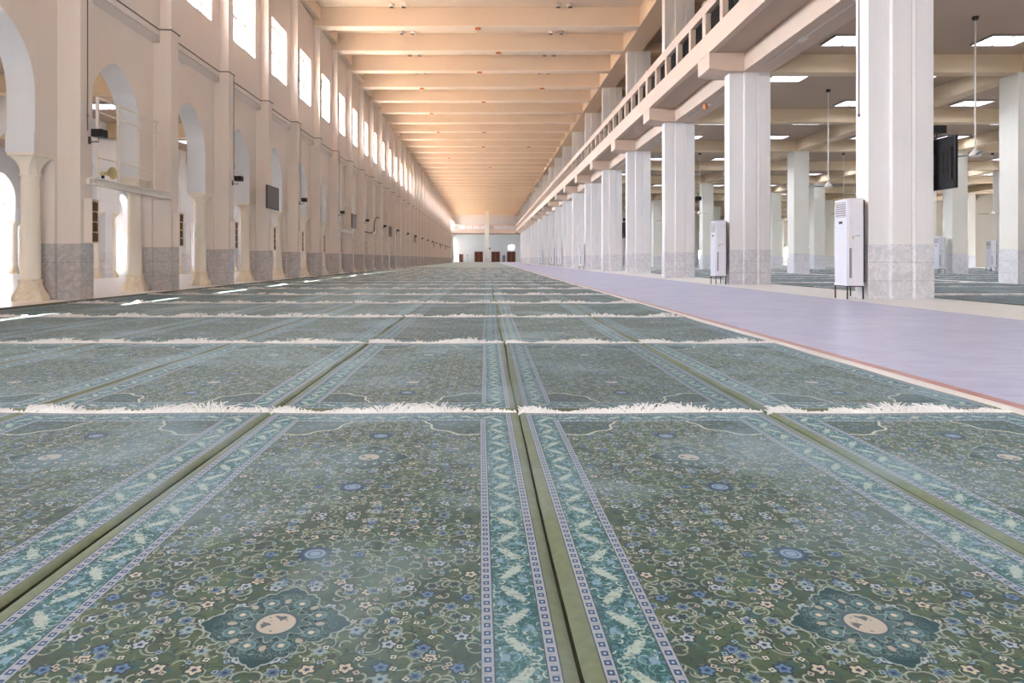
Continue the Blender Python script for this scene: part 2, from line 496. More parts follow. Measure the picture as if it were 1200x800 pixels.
def fringe_mb(seed, n, size, seg, lod):
    rnd = random.Random(seed); mb = MB()
    ph = rnd.uniform(0, 6)
    for i in range(n):
        u = (i + rnd.uniform(-.4, .4))/(n-1) - .5
        x0 = max(-.495, min(.495, u))*RW
        amp = .75 + .35*math.sin(u*9+ph) + .2*math.sin(u*31+ph*2)
        L = size*amp*rnd.uniform(.65, 1.2)
        lean = rnd.uniform(-.8, .8) + .5*math.sin(u*22+ph)
        up = rnd.uniform(.35, 1.0)
        pts = []
        for k in range(seg+1):
            t = k/seg
            pts.append((x0 + lean*L*t*.8, RL/2 - .008 + L*(.25*t + .55*t*t)*(1.2-up*.5),
                        .013 + L*up*(1.25*t - .75*t*t) + rnd.uniform(-.0015, .0015)))
        r0 = (.0034 if lod == 0 else .009 if lod == 1 else .008)
        rs = [r0*(1.0 - .55*abs(k/seg-.35)) for k in range(seg+1)]
        mb.tube(pts, rs, 3 if lod else 4)
    # knotted web along the edge
    mb.box(-RW/2, RW/2, RL/2-.006, RL/2+.010, .004, .016)
    return mb

rug_src = []
for v in range(3):
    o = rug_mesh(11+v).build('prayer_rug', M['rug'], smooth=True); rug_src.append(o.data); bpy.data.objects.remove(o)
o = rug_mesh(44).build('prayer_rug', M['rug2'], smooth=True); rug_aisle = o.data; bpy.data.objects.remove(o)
fr_src = {}
for lod, (n, size, seg) in enumerate([(620, .08, 4), (190, .09, 3), (90, .075, 2)]):
    L = []
    for v in range(4):
        o = fringe_mb(100+lod*10+v, n, size, seg, lod).build('fringe', M['fringe'], smooth=True); L.append(o.data); bpy.data.objects.remove(o)
    fr_src[lod] = L

CAMH = .85
def px(X, Y, Z=0): return 570 + 800*X/Y, 303.4 - 800*(Z-CAMH)/Y
PITCH_Y = 3.05
Y00 = .72 + RL/2
spots = []   # (kind, col, row, x, y)
xc0 = -.487
for r in range(0, 62):
    yc = Y00 + r*PITCH_Y
    if yc + RL/2 > 189: break
    sh = random.uniform(-.03, .03) if r else 0
    for c in range(-6, 3):
        xx = xc0 + c*1.345 + sh
        if xx - RW/2 < -8.6: continue
        if xx + RW/2 > 2.95: continue
        spots.append(('nave', c, r, xx, yc))
cid = 0
for x0_, pit, n_ in ((9.78, 1.30, 6), (18.62, 1.345, 6), (27.72, 1.345, 6), (36.82, 1.345, 6)):   # aisle rugs between the pillar rows
    for c in range(n_):
        cid += 1
        for k in range(-1, 14):
            for q in range(2):
                spots.append(('aisle', cid, (k+1)*2+q, x0_+(c+.5)*pit, 14.40 + k*8.26 + 2.6 + 1.7 + q*3.48))
vis = []
for s in spots:
    kind, c, r, x, y = s
    yn, yf = max(.9, y-RL/2), y+RL/2
    pts = [px(x+sx*RW/2, yy) for sx in (-1, 1) for yy in (yn, yf)]
    xs = [p[0] for p in pts]; ys = [p[1] for p in pts]
    if max(xs) < 0 or min(xs) > 1200 or min(ys) > 800: continue
    area = (min(1200, max(xs))-max(0, min(xs)))*(min(800, max(ys))-min(ys))*.5
    if kind == 'aisle': area *= .35
    vis.append((area, s))
vis.sort(key=lambda t: -t[0])
indiv = vis[:300]; rest = vis[300:]
rug_count = 0
POSW = {0: 'straight ahead, left of the centre seam', 1: 'just right of the centre seam', 2: 'beside the white edge strip',
        -1: 'one file left of centre', -2: 'two files left of centre', -3: 'three files left of centre',
        -4: 'four files left of centre', -5: 'five files left of centre', -6: 'along the left arcade'}
ROWW = ['foreground', 'second', 'third', 'fourth', 'fifth', 'sixth', 'seventh', 'eighth']
for area, (kind, c, r, x, y) in indiv:
    rot = random.uniform(-.006, .006)
    if kind == 'nave' and r == 0: rot = {0: .010, 1: .012}.get(c, .006)
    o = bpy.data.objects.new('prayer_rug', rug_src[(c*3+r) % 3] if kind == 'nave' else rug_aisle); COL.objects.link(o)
    o.location = (x, y, .001); o.rotation_euler = (0, 0, rot)
    if kind == 'nave':
        if r < 8:
            lb = 'green floral prayer rug in the %s row, %s' % (ROWW[r], POSW[c]) if r else 'large green floral prayer rug in the foreground, %s' % POSW[c]
        else:
            lb = 'green prayer rug far down the nave, too distant to tell from its neighbours'
    else:
        lb = 'green prayer rug in the pillared side aisle beyond the lilac tiles'
    if kind == 'aisle': o.scale = (.965, 1.13, 1); o.rotation_euler = (0, 0, 0)
    g = 'prayer rugs covering the nave' if kind == 'nave' else 'prayer rugs in the side aisle'
    tag(o, lb, 'rug', g)
    Y = y+RL/2
    lod = 0 if Y < 8 else 1 if Y < 20 else 2
    if Y < 60:
        f = bpy.data.objects.new('fringe', random.choice(fr_src[lod])); COL.objects.link(f); f.parent = o
mb = MB(); mf = MB()
ME = rug_src[0]
M_rest = MB()
for area, (kind, c, r, x, y) in rest:
    if abs(x-.12) < 1.4 and 166.8 < y < 172.5: continue
    if kind == 'aisle': mb.box(x-.64, x+.64, y-1.68, y+1.68, .001, .015); continue
    mb.box(x-RW/2, x+RW/2, y-RL/2, y+RL/2, .001, .015)
if rest:
    def mat_far():
        m, nt, b = new_mat('distant_rug_green')
        p = geo_pos(nt); n = noise(nt, p, 1.3, 5)
        nt.links.new(mixc(nt, n, lin((86,98,84)), lin((118,132,122))), b.inputs['Base Color'])
        b.inputs['Roughness'].default_value = .8; b.inputs['Sheen Weight'].default_value = .4
        return m
    o = mb.build('distant_rugs', mat_far()); tag(o, 'mass of distant green rugs merging at the far end of the hall', 'rugs', kind='stuff')

# ------------------------------------------------------------------ floor
GR0, BAY = 14.58, 4.13
NB = 38
YB, YE = -6.07, 190.0
fb = MB()
def strip(x0, x1, m): fb.box(x0, x1, YB, YE, -.12, 0, m)
strip(-60, -8.45, 0); strip(-8.45, 2.80, 3); strip(2.80, 2.82, 0); strip(2.82, 3.03, 0); strip(3.03, 3.13, 1); strip(3.13, 7.45, 2); strip(7.45, 52, 0)
struct(fb.build('floor', [M['fmarble'], M['red'], M['tile'], M['gap_shade']]))

# ------------------------------------------------------------------ left arcade
ZS, ZA, HA = 4.15, 5.60, 1.14        # springing, apex, half width
ZI = 2.98                            # top of abacus
def arch_pts(n=14):
    rise = ZA-ZS; R = (rise*rise + HA*HA)/(2*HA); cx = -(R-HA)
    pts = []
    for i in range(n+1):
        t = i/n; a1 = math.atan2(rise, -cx); a = t*a1
        pts.append((cx+R*math.cos(a), ZS+R*math.sin(a)))   # right half, from springing to apex
    pts[-1] = (0, ZA)
    right = [(HA, ZI)] + pts
    left = [(-u, z) for u, z in right[::-1]][1:]
    return right[::-1][::-1], (left)
def arcade(mb, xf, xb, y0, nb, ztop, m=0, mr=1):
    R, _ = arch_pts()
    full = [(-u, z) for u, z in R] + [(u, z) for u, z in R[::-1]][1:]     # left impost -> apex -> right impost
    for k in range(nb):
        yc = y0 + (k+.5)*BAY
        ya, yb = yc-BAY/2, yc+BAY/2
        for X in (xf, xb):
            P = [(X, ya, ZI)] + [(X, yc+u, z) for u, z in full] + [(X, yb, ZI)]
            T = [(X, ya, ztop)] + [(X, yc+u, ztop) for u, z in full] + [(X, yb, ztop)]
            n = len(P)
            mb.add(P+T, [(i, i+1, n+i+1, n+i) for i in range(n-1) if abs(P[i][1]-P[i+1][1]) > 1e-5], m)
        A = [(xf, yc+u, z) for u, z in full]; B = [(xb, yc+u, z) for u, z in full]; n = len(A)
        mb.add(A+B, [(i, i+1, n+i+1, n+i) for i in range(n-1)], mr)
        for s_, e in ((ya, yc-HA), (yc+HA, yb)):
            mb.add([(xf, s_, ZI), (xb, s_, ZI), (xb, e, ZI), (xf, e, ZI)], [(0,1,2,3)], mr)
            # shallow impost line
        for yy, sg in ((yc-HA, 1), (yc+HA, -1)):
            mb.box(xb-.004 if xb < xf else xf, xf+.004, yy, yy+sg*.03, ZI, 3.40, mr)
Y0 = GR0 - 5*BAY
NBL = 42
wl = MB()
arcade(wl, -9.03, -9.60, Y0, NBL, 6.72)
# cove and ledge under the clerestory, clerestory wall with window holes
yA, yZ = Y0, Y0+NBL*BAY
wl.prism_y([(-9.03, 6.70), (-8.90, 6.88), (-8.86, 6.88), (-8.86, 7.02), (-9.36, 7.02), (-9.60, 6.70)], yA, yZ, 0)
WH, WZ0, WZ1 = 1.2, 8.51, 10.85
for k in range(NBL+5):
    yc = Y0+(k+.5)*BAY; a, b_ = yc-BAY/2, yc+BAY/2
    wl.box(-8.85, -9.35, a, b_, 7.02, WZ0, 0); wl.box(-8.85, -9.35, a, b_, WZ1, 13.77, 0)
    wl.box(-8.85, -9.35, a, yc-WH, WZ0, WZ1, 0); wl.box(-8.85, -9.35, yc+WH, b_, WZ0, WZ1, 0)
wl.box(-8.85, -9.35, YE-1.9, YE, 7.0, 13.77, 0); wl.box(-8.85, -9.35, yZ, YE-7, 0, 7.03, 0)
struct(wl.build('wall_left', [M['wall'], M['reveal']]))
# perimeter beam along the left wall top
pb = MB()
for k in range(8, NBL):
    yc = Y0+k*BAY
    pb.box(-8.51, -8.85, yc+.35, yc+BAY-.25, 13.10, 13.77, 0)
struct(pb.build('trim_1', M['beam']))

# piers
def make_pier():
    t = empty('wall_pier', (0, 0, 0))
    a = MB(); a.box(-8.54, -8.85, -.22, .22, 1.17, 12.77); a.box(-8.85, -9.03, -.22, .22, 1.17, 6.70)
    a.box(-9.03, -9.60, -.30, .30, 1.17, ZI)
    a.build('shaft', M['wall'], t)
    d = MB(); d.box(-8.525, -9.03, -.235, .235, 0, 1.17); d.box(-9.015, -9.615, -.315, .315, 0, 1.17)
    d.build('marble_dado', M['marble'], t)
    return t
p0 = make_pier()
for k in range(0, 38):
    o = p0 if k == 0 else copy_tree(p0)
    o.location = (0, GR0 + k*BAY, 0)
    lb = ('%s cream wall pier of the left arcade counted from the camera, grey marble foot' % ORD[k]) if k < 10 else 'cream wall pier with grey marble foot in the receding left arcade'
    tag(o, lb, 'pier', 'wall piers of the left arcade')

# round columns
def make_column():
    t = empty('stone_column')
    b = MB(); b.lathe([(.335, 0), (.335, .06), (.32, .12), (.30, .155), (.27, .20), (.235, .27), (.215, .33), (.21, .40), (.225, .41), (.225, .43), (.195, .44)], n=8)
    b.build('base', M['colbase'], t)
    s_ = MB(); s_.lathe([(.185, .44), (.18, 1.2), (.172, 2.0), (.168, 2.55)], n=28)
    s_.build('shaft', M['column'], t, smooth=True)
    c = MB()
    oc = lambda r, z: [(r*math.cos(PI/8+i*PI/4), r*math.sin(PI/8+i*PI/4), z) for i in range(8)]
    def sq(hx, hy, z, k):       # octagon blended to a rectangle
        out = []
        for i in range(8):
            a = PI/8+i*PI/4; cx, cy = math.cos(a), math.sin(a)
            q = max(abs(cx), abs(cy))
            out.append((cx/q*hx, cy/q*hy, z))
        return out
    def blend(k, z): 
        A = oc(.185, z); B = sq(.27, .31, z, 1)
        # push diagonal vertices out to the corners
        B = [((.27 if x > 0 else -.27) if abs(x) > .05 else x, (.31 if y > 0 else -.31) if abs(y) > .05 else y, z) for x, y, z in B]
        return [tuple(a[j]*(1-k)+bq[j]*k for j in range(3)) for a, bq in zip(A, B)]
    c.rings([oc(.205, 2.54), oc(.205, 2.57), oc(.18, 2.58), oc(.185, 2.66), blend(.10, 2.72), blend(.26, 2.79), blend(.5, 2.86), blend(.8, 2.91), blend(1, 2.925), blend(1, ZI)])
    c.build('capital', M['column'], t)
    return t
c0 = make_column(); first = True
def put_col(x, y, label, group):
    global first
    o = c0 if first else copy_tree(c0); first = False
    o.location = (x, y, 0); tag(o, label, 'column', group); return o
for k in range(0, 37):
    y = GR0 + k*BAY
    lb = ('%s round stone column under the left arcade arches counted from the camera' % ORD[k]) if k < 9 else 'round stone column in the receding part of the left arcade'
    put_col(-9.30, y-.655, lb, 'round columns on the near side of the piers')
for k in range(0, 8):
    put_col(-9.30, GR0+k*BAY+.655, 'round stone column on the far side of a left arcade pier', 'round columns on the far side of the piers')

# inner arcades behind
def inner(x, name, k0, n, lab):
    w = MB(); arcade(w, x, x-.57, GR0+k0*BAY, n, 7.0)
    struct(w.build(name, [M['reveal'], M['reveal']]))
    for k in range(k0, k0+n+1):
        t = empty('arcade_pier', (x, GR0+k*BAY, 0))
        a = MB(); a.box(0, -.57, -.3, .3, 1.17, ZI); a.build('shaft', M['reveal'], t)
        d = MB(); d.box(.015, -.585, -.315, .315, 0, 1.17); d.build('marble_dado', M['marble2'], t)
        tag(t, lab + ' arcade pier with marble foot', 'pier', lab + ' arcade piers')
        for s_ in (-1, 1):
            put_col(x-.28, GR0+k*BAY+s_*.655, 'pale stone column of the '+lab+' arcade seen through the arches', lab+' arcade columns')
inner(-17.2, 'wall_inner', -1, 22, 'second')
inner(-26.5, 'wall_outer', -1, 22, 'third')
w = MB(); arcade(w, -34.3, -34.8, GR0-5*BAY, 43, 7.0)
for k in range(43):
    y = GR0-5*BAY+k*BAY
    w.box(-34.3, -34.8, y-BAY*.5+HA, y+BAY*.5-HA, 0, ZI)
    if k % 4 != 1: w.box(-34.5, -34.75, y, y+BAY, 0, 6.0)  # solid infill added in most bays to hold back the courtyard glare
w.box(-46, -46.5, YB, YE, 0, 9)
struct(w.build('wall_courtyard', [M['reveal'], M['reveal']]))
# aisle ceiling on the left, with beams and lights
cl = MB(); cl.box(-9.60, -34.8, YB, YE, 7.0, 7.3); struct(cl.build('ceiling_left', M['slab']))
for k in range(0, 18):
    b = MB(); b.box(-9.61, -17.19, -.25, .25, 6.35, 6.99); b.box(-17.78, -26.49, -.25, .25, 6.35, 6.99)
    o = b.build('aisle_beam', M['aislebeam']); o.location = (0, GR0+(k+.0)*BAY*2, 0)
    tag(o, 'tan cross beam under the ceiling of the left side aisle', 'beam', 'cross beams of the left aisle')

# windows of the clerestory
def make_window():
    w = MB()
    X = -9.22; t_ = .085
    w.box(X-.03, X+.03, -WH, WH, WZ0, WZ0+t_); w.box(X-.03, X+.03, -WH, WH, WZ1-t_, WZ1)
    w.box(X-.03, X+.03, -WH, -WH+t_, WZ0, WZ1); w.box(X-.03, X+.03, WH-t_, WH, WZ0, WZ1)
    zm = 9.68
    w.box(X-.03, X+.05, -WH, WH, zm-.06, zm+.06)
    w.box(X-.02, X+.04, -.045, .045, WZ0, zm)
    w.box(X+.0, X+.05, WH-.30, WH-.18, WZ0, zm)
    o = w.build('window_1', M['frame'])
    g = MB(); g.box(X-.004, X+.004, -WH+t_, WH-t_, WZ0+t_, WZ1-t_); g.build('window_pane', M['glass'], o)
    return o
w0 = make_window()
for k in range(NBL+5):
    o = w0 if k == 0 else copy_tree(w0)
    o.name = 'window_%d' % (k+1); o.location = (0, Y0+(k+.5)*BAY, 0); struct(o)

# ledge cable wrapping the piers + vertical conduits
cb = MB(); pts = []
for k in range(0, 36):
    y = GR0+k*BAY
    pts += [(-8.84, y-.27, 7.045), (-8.52, y-.25, 7.045), (-8.515, y+.25, 7.045), (-8.84, y+.27, 7.045)]
cb.tube(pts, .02, 5); o = cb.build('conduit_cable', M['cable'])
tag(o, 'thin grey cable running along the left wall ledge round every pier', 'cable')
for i, (k, dy, z0, z1) in enumerate([(0, .02, 3.6, 12.6), (2, .21, 3.6, 7.0), (4, .21, 3.6, 7.0), (6, .21, 3.6, 7.0)]):
    cb = MB(); y = GR0+k*BAY+dy
    cb.tube([(-8.53, y, z0), (-8.53, y, z1)], .012, 5)
    for z in (z0+.3, (z0+z1)/2, z1-.3): cb.box(-8.545, -8.515, y-.02, y+.02, z, z+.03)
    o = cb.build('wall_conduit', M['cable']); tag(o, 'thin vertical conduit on the %s pier of the left arcade' % ORD[k], 'conduit')

# shelves on pier fronts
def make_shelf():
    t = empty('book_shelf')
    a = MB(); a.box(-8.36, -8.535, -.14, -.12, 1.19, 2.10); a.box(-8.36, -8.535, .12, .14, 1.19, 2.10)
    a.box(-8.51, -8.535, -.12, .12, 1.19, 2.10); a.box(-8.36, -8.51, -.12, .12, 1.19, 1.21)
    a.build('cabinet', M['wall'], t)
    c = MB(); c.box(-8.33, -8.535, -.17, .17, 2.10, 2.13); c.build('cornice', M['wall'], t)
    b = MB()
    for z in (1.21, 1.43, 1.65, 1.87): 
        for q in range(6): b.box(-8.375-.004*((q*7+int(z*100)) % 3), -8.5, -.118+q*.0395, -.118+q*.0395+.036, z+.012, z+.185+.008*((q*5) % 3))
    b.build('book_row', M['shelfwood'], t)
    s_ = MB()
    for z in (1.43, 1.65, 1.87): s_.box(-8.362, -8.5, -.12, .12, z-.008, z+.008)
    s_.build('shelf_board', M['shelfline'], t)
    return t
s0 = make_shelf()
for k in range(0, 22):
    o = s0 if k == 0 else copy_tree(s0)
    o.location = (0, GR0+k*BAY+.03, 0)
    lb = 'slim book shelf with brown books on the %s left pier, above its marble foot' % ORD[k] if k < 8 else 'slim book shelf on a distant left pier'
    tag(o, lb, 'bookshelf', 'book shelves on the left piers')

# black box speakers on piers
def make_spk():
    t = empty('wall_speaker')
    a = MB(); a.box(.10, .34, -.12, .12, 0, .17); a.build('body', M['black'], t, bevel=.015)
    g = MB(); g.box(.34, .345, -.10, .10, .02, .15); g.build('grille', M['darkmetal'], t)
    b = MB(); b.box(0, .02, -.04, .04, -.14, .02); b.tube([(.01, 0, -.09), (.2, 0, -.09), (.2, 0, .0)], .014, 6); b.build('bracket', M['black'], t)
    return t
k0 = make_spk()
for i, k in enumerate(range(0, 36, 2)):
    o = k0 if i == 0 else copy_tree(k0)
    o.location = (-8.54, GR0+k*BAY+.10, 3.46)
    lb = 'small black wall speaker on the %s left pier' % ORD[k] if k < 10 else 'small black wall speaker far along the left wall'
    tag(o, lb, 'speaker', 'black speakers on the left piers')

# televisions on the left piers
def make_tv(w=1.5, h=.9):
    t = empty('wall_television')
    a = MB(); a.box(0, .06, -w/2, w/2, 0, h); a.build('housing', M['black'], t, bevel=.012)
    b = MB(); b.box(.061, .064, -w/2+.03, w/2-.03, .04, h-.03); b.build('screen', M['screen'], t)
    c = MB(); c.box(-.10, -.01, -.18, .18, h*.3, h*.7); c.box(-.02, 0, -.3, .3, h*.25, h*.75)
    c.tube([(-.09, -.1, h*.3), (-.09, -.1, -.15)], .012, 5); c.build('mount', M['white_metal'], t)
    return t
t0 = make_tv()
for i, k in enumerate((3, 7, 11, 16, 23, 27, 31)):
    o = t0 if i == 0 else copy_tree(t0)
    o.location = (-8.44, GR0+k*BAY-.12, 2.80)
    lb = ['dark flat television on the fourth left pier', 'dark flat television on the eighth left pier', 'dark flat television on the twelfth left pier'][i] if i < 3 else 'dark flat television far along the left wall'
    tag(o, lb, 'television', 'televisions on the left piers')

# gantry across an arch with rails
def make_gantry():
    t = empty('camera_gantry')
    b = MB(); b.box(-8.34, -8.46, .0, 3.75, 2.43, 2.46); b.box(-8.34, -8.46, 0, 3.75, 2.57, 2.60); b.box(-8.39, -8.41, 0, 3.75, 2.46, 2.57)
    b.build('platform_beam', M['white_metal'], t)
    for y in (.17, 1.0, 1.92, 2.72):
        p = MB(); p.box(-8.37, -8.42, y-.025, y+.025, 2.60, 4.34); p.build('post', M['white_metal'], t)
    for z in (3.04, 4.02, 4.32):
        r = MB(); r.tube([(-8.36, 0.1, z), (-8.36, 2.8, z)], .018, 6); r.build('rail', M['white_metal'], t)
    s_ = MB(); s_.box(-8.46, -8.54, .0, .08, 2.45, 2.58); s_.box(-8.46, -8.9, 3.6, 3.7, 2.45, 2.58); s_.build('wall_bracket', M['white_metal'], t)
    return t
g0 = make_gantry(); g0.location = (0, 14.56, 0)
tag(g0, 'white metal gantry with upright rails across the second arch, carrying the horn speaker', 'gantry', 'gantries on the left wall')
g1 = copy_tree(g0); g1.location = (0, 14.56+6*BAY, 0)
tag(g1, 'white metal gantry beyond the seventh pier, beside a television', 'gantry', 'gantries on the left wall')
# horn loudspeaker
h = empty('horn_speaker', (-8.42, 14.95, 2.72)); h.rotation_euler = (0, 0, -.2)
a = MB(); a.lathe([(.035, -.02), (.05, 0), (.05, .05), (.03, .08), (.05, .14), (.08, .20), (.13, .26), (.14, .27), (.13, .268), (.08, .21), (.04, .14), (.02, .10)], axis='x', n=20, cap=True)
a.build('horn', M['brass'], h, smooth=True)
a = MB(); a.box(.0, .05, -.02, .02, -.12, -.04); a.build('foot', M['darkmetal'], h)
tag(h, 'yellowish horn loudspeaker sitting on the white gantry beam', 'loudspeaker')
# bent pipe beyond the ninth pier
bp = MB(); y = GR0+8*BAY
bp.tube([(-8.5, y+.2, 2.75), (-8.2, y+1.2, 2.70), (-8.2, y+2.2, 2.9), (-8.2, y+2.4, 3.5), (-8.2, y+3.2, 3.95), (-8.2, y+4.6, 4.0)], .045, 8)
o = bp.build('bent_pipe', M['cable'], smooth=True); tag(o, 'bent grey pipe stepping up the left wall beyond the ninth pier', 'pipe')

# ------------------------------------------------------------------ nave ceiling
c = MB(); c.box(-8.85, 8.95, YB, YE, 13.77, 14.1); struct(c.build('ceiling_nave', M['ceil']))
bm0 = None
for k in range(-4, 42):
    y = GR0+k*BAY
    if bm0 is None:
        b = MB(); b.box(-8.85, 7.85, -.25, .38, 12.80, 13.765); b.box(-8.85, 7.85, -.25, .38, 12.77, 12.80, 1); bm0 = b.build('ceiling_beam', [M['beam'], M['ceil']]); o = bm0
    else: o = bm0.copy(); COL.objects.link(o)
    o.location = (0, y, 0)
    i = k-5
    lb = 'tan concrete ceiling beam, %s from the top edge of the photo' % (ORD[i] if i else 'first') if 0 <= i < 12 else 'tan concrete ceiling beam in the receding nave roof' if i > 0 else 'tan concrete ceiling beam above the camera end of the nave'
    tag(o, lb, 'beam', 'ceiling beams of the nave')
rb = MB(); rb.box(7.85, 8.95, YB, YE, 12.77, 13.765); struct(rb.build('trim_2', M['beam']))

# paired downlights near beams, and detectors under the beams
def make_dl():
    t = empty('ceiling_downlight')
    a = MB(); a.lathe([(.16, 0), (.17, -.05), (.16, -.16), (.13, -.17), (.13, -.05)], n=18); a.build('housing', M['white_metal'], t, smooth=True)
    b = MB(); b.lathe([(.12, -.14), (.12, -.165)], n=18); b.build('lens', M['darkmetal'], t)
    return t
d0 = make_dl(); n = 0
for k in range(0, 4):
    for xx in (-4.5, 3.95):
        for s_ in (-1, 1):
            o = d0 if n == 0 else copy_tree(d0); n += 1
            o.location = (xx+s_*.3, GR0+(5+k)*BAY-.62, 13.77)
            tag(o, '%s downlight of the pair on the ceiling\'s %s half, before the %s beam' % ('left' if s_ < 0 else 'right', 'left' if xx < 0 else 'right', 'first' if k == 0 else ORD[k]), 'downlight', 'ceiling downlights of the nave')
def make_det():
    t = empty('ceiling_detector')
    a = MB(); a.lathe([(.17, 0), (.17, -.04), (.11, -.09)], n=16); a.build('plate', M['orange'], t)
    b = MB(); b.lathe([(.05, -.09), (.045, -.2), (.02, -.22)], n=12); b.build('head', M['white_metal'], t)
    return t
e0 = make_det()
for i, (k, xx) in enumerate([(5, -.44), (6, .7), (7, -.44), (8, -4.5), (8, 3.9), (9, -.2), (10, -4.5), (12, -4.5), (12, -.2), (14, 4.5), (14, -.3), (16, -4.4), (18, .5)]):
    o = e0 if i == 0 else copy_tree(e0)
    o.location = (xx, GR0+k*BAY+.05, 12.77)
    tag(o, 'small orange detector under the %s ceiling beam, %s' % (['first', 'second', 'third', 'fourth', 'fifth', 'sixth', 'seventh', 'eighth', 'ninth', 'tenth', 'eleventh', 'twelfth', 'thirteenth', 'fourteenth'][k-5], 'near its middle' if abs(xx) < 1 else 'towards its left end' if xx < 0 else 'towards its right end'), 'detector', 'detectors under the nave beams')

# ------------------------------------------------------------------ right side: pillars, gallery
SP = 8.26; PY = 14.40
def make_bigpillar():
    t = empty('nave_pillar')
    def prof(e):
        return [(8.10-e, .08-e), (8.55-e, .08-e), (8.57-e, -e), (8.97, -e), (8.99, .02-e), (9.05, -.008-e), (9.07, -e), (9.43+e, -e), (9.43+e, .56+e), (8.10-e, .56+e)]
    a = MB(); a.prism(prof(0), 1.16, 7.05); a.build('lower_shaft', M['pillar'], t)
    a = MB(); a.prism(prof(0), 8.2, 12.77); a.build('upper_shaft', M['pillar'], t)
    d = MB(); d.prism(prof(.012), 0, 1.16); d.build('marble_foot', M['marble2'], t)
    return t
q0 = make_bigpillar()
for k in range(0, 19):
    o = q0 if k == 0 else copy_tree(q0); o.location = (0, PY+k*SP, 0)
    lb = ('%s tall pale pillar from the camera in the row between nave and right aisle' % ORD[k]) if k < 10 else 'tall pale pillar in the far end of the right nave row'
    tag(o, lb, 'pillar', 'tall pillars along the right of the nave')
def make_smallpillar():
    t = empty('aisle_pillar')
    a = MB(); a.box(0, .88, 0, .85, 1.16, 7.05); a.build('shaft', M['pillar2'], t, bevel=.02)
    d = MB(); d.box(-.012, .892, -.012, .862, 0, 1.16); d.build('marble_foot', M['marble2'], t)
    return t
r0 = make_smallpillar(); n = 0
ROWX = [17.65, 26.75, 35.85, 44.95]
for ri, X in enumerate(ROWX):
    for k in range(1, [19, 15, 12, 12][ri]):
        o = r0 if n == 0 else copy_tree(r0); n += 1
        o.location = (X, PY+k*SP, 0)
        row = ['first', 'second', 'third', 'fourth'][ri]
        lb = '%s square pillar from the camera in the %s row inside the right aisle' % (ORD[k], row) if k < 6 else 'square pillar deep in the %s row inside the right aisle' % row
        if ri == 0 and k == 1: lb = 'square pale pillar at the right edge of the photo'
        tag(o, lb, 'pillar', 'square pillars inside the right aisle')
# slabs
s_ = MB(); s_.box(7.57, 52, YB, YE, 7.66, 8.2); struct(s_.build('ceiling_aisle', M['slab']))
s_ = MB(); s_.box(8.95, 52, YB, YE, 13.3, 13.77); struct(s_.build('ceiling_gallery', M['slab']))
# longitudinal beams
lb0 = None
for k in range(-1, 19):
    y = PY+k*SP
    if lb0 is None:
        b = MB(); b.box(8.5, 9.47, 1.05, SP-.15, 7.05, 7.655); lb0 = b.build('gallery_beam', M['beam2']); o = lb0
    else: o = lb0.copy(); COL.objects.link(o)
    o.location = (0, y, 0)
    tag(o, 'long beam under the gallery leading away from the %s tall pillar' % ORD[k] if 0 <= k < 8 else 'long beam under the gallery, beside the camera' if k < 0 else 'long beam under the gallery far down the row', 'beam', 'beams carrying the gallery')
br0 = None
for k in range(0, 19):
    if br0 is None:
        b = MB(); b.prism_y([(7.35, 7.14), (7.95, 7.052), (9.47, 7.052), (9.47, 7.655), (7.35, 7.655)], -.15, 1.05); br0 = b.build('gallery_bracket', M['beam2']); o = br0
    else: o = br0.copy(); COL.objects.link(o)
    o.location = (0, PY+k*SP, 0)
    tag(o, 'tan bracket jutting towards the nave on top of the %s tall pillar' % ORD[k] if k < 8 else 'tan bracket on a far pillar under the gallery', 'bracket', 'brackets carrying the gallery')
# cross beams & inner long beams in aisle
cb0 = None
for k in range(1, 16):
    if cb0 is None:
        b = MB(); b.box(9.48, 51.9, 0, .5, 7.05, 7.655); cb0 = b.build('aisle_cross_beam', M['aislebeam']); o = cb0
    else: o = cb0.copy(); COL.objects.link(o)
    o.location = (0, PY+k*SP+.02, 0)
    tag(o, '%s cross beam from the camera under the right aisle ceiling' % ORD[k] if k < 6 else 'distant cross beam under the right aisle ceiling', 'beam', 'cross beams of the right aisle')
for ri, X in enumerate(ROWX):
    b = MB()
    for k in range(-1, 15): b.box(X+.14, X+.74, PY+k*SP+.53, PY+(k+1)*SP+.01, 7.06, 7.655)
    o = b.build('aisle_long_beam', M['aislebeam'])
    tag(o, 'long beam running over the %s row of square aisle pillars' % ['first', 'second', 'third', 'fourth'][ri], 'beam', 'long beams of the right aisle')
# gallery cross beams upstairs
gb0 = None
for k in range(0, 18):
    if gb0 is None:
        b = MB(); b.box(9.0, 30, .1, .6, 12.7, 13.295); gb0 = b.build('gallery_cross_beam', M['aislebeam']); o = gb0
    else: o = gb0.copy(); COL.objects.link(o)
    o.location = (0, PY+k*SP, 0); tag(o, 'cross beam under the roof of the upper gallery', 'beam', 'cross beams of the upper gallery')
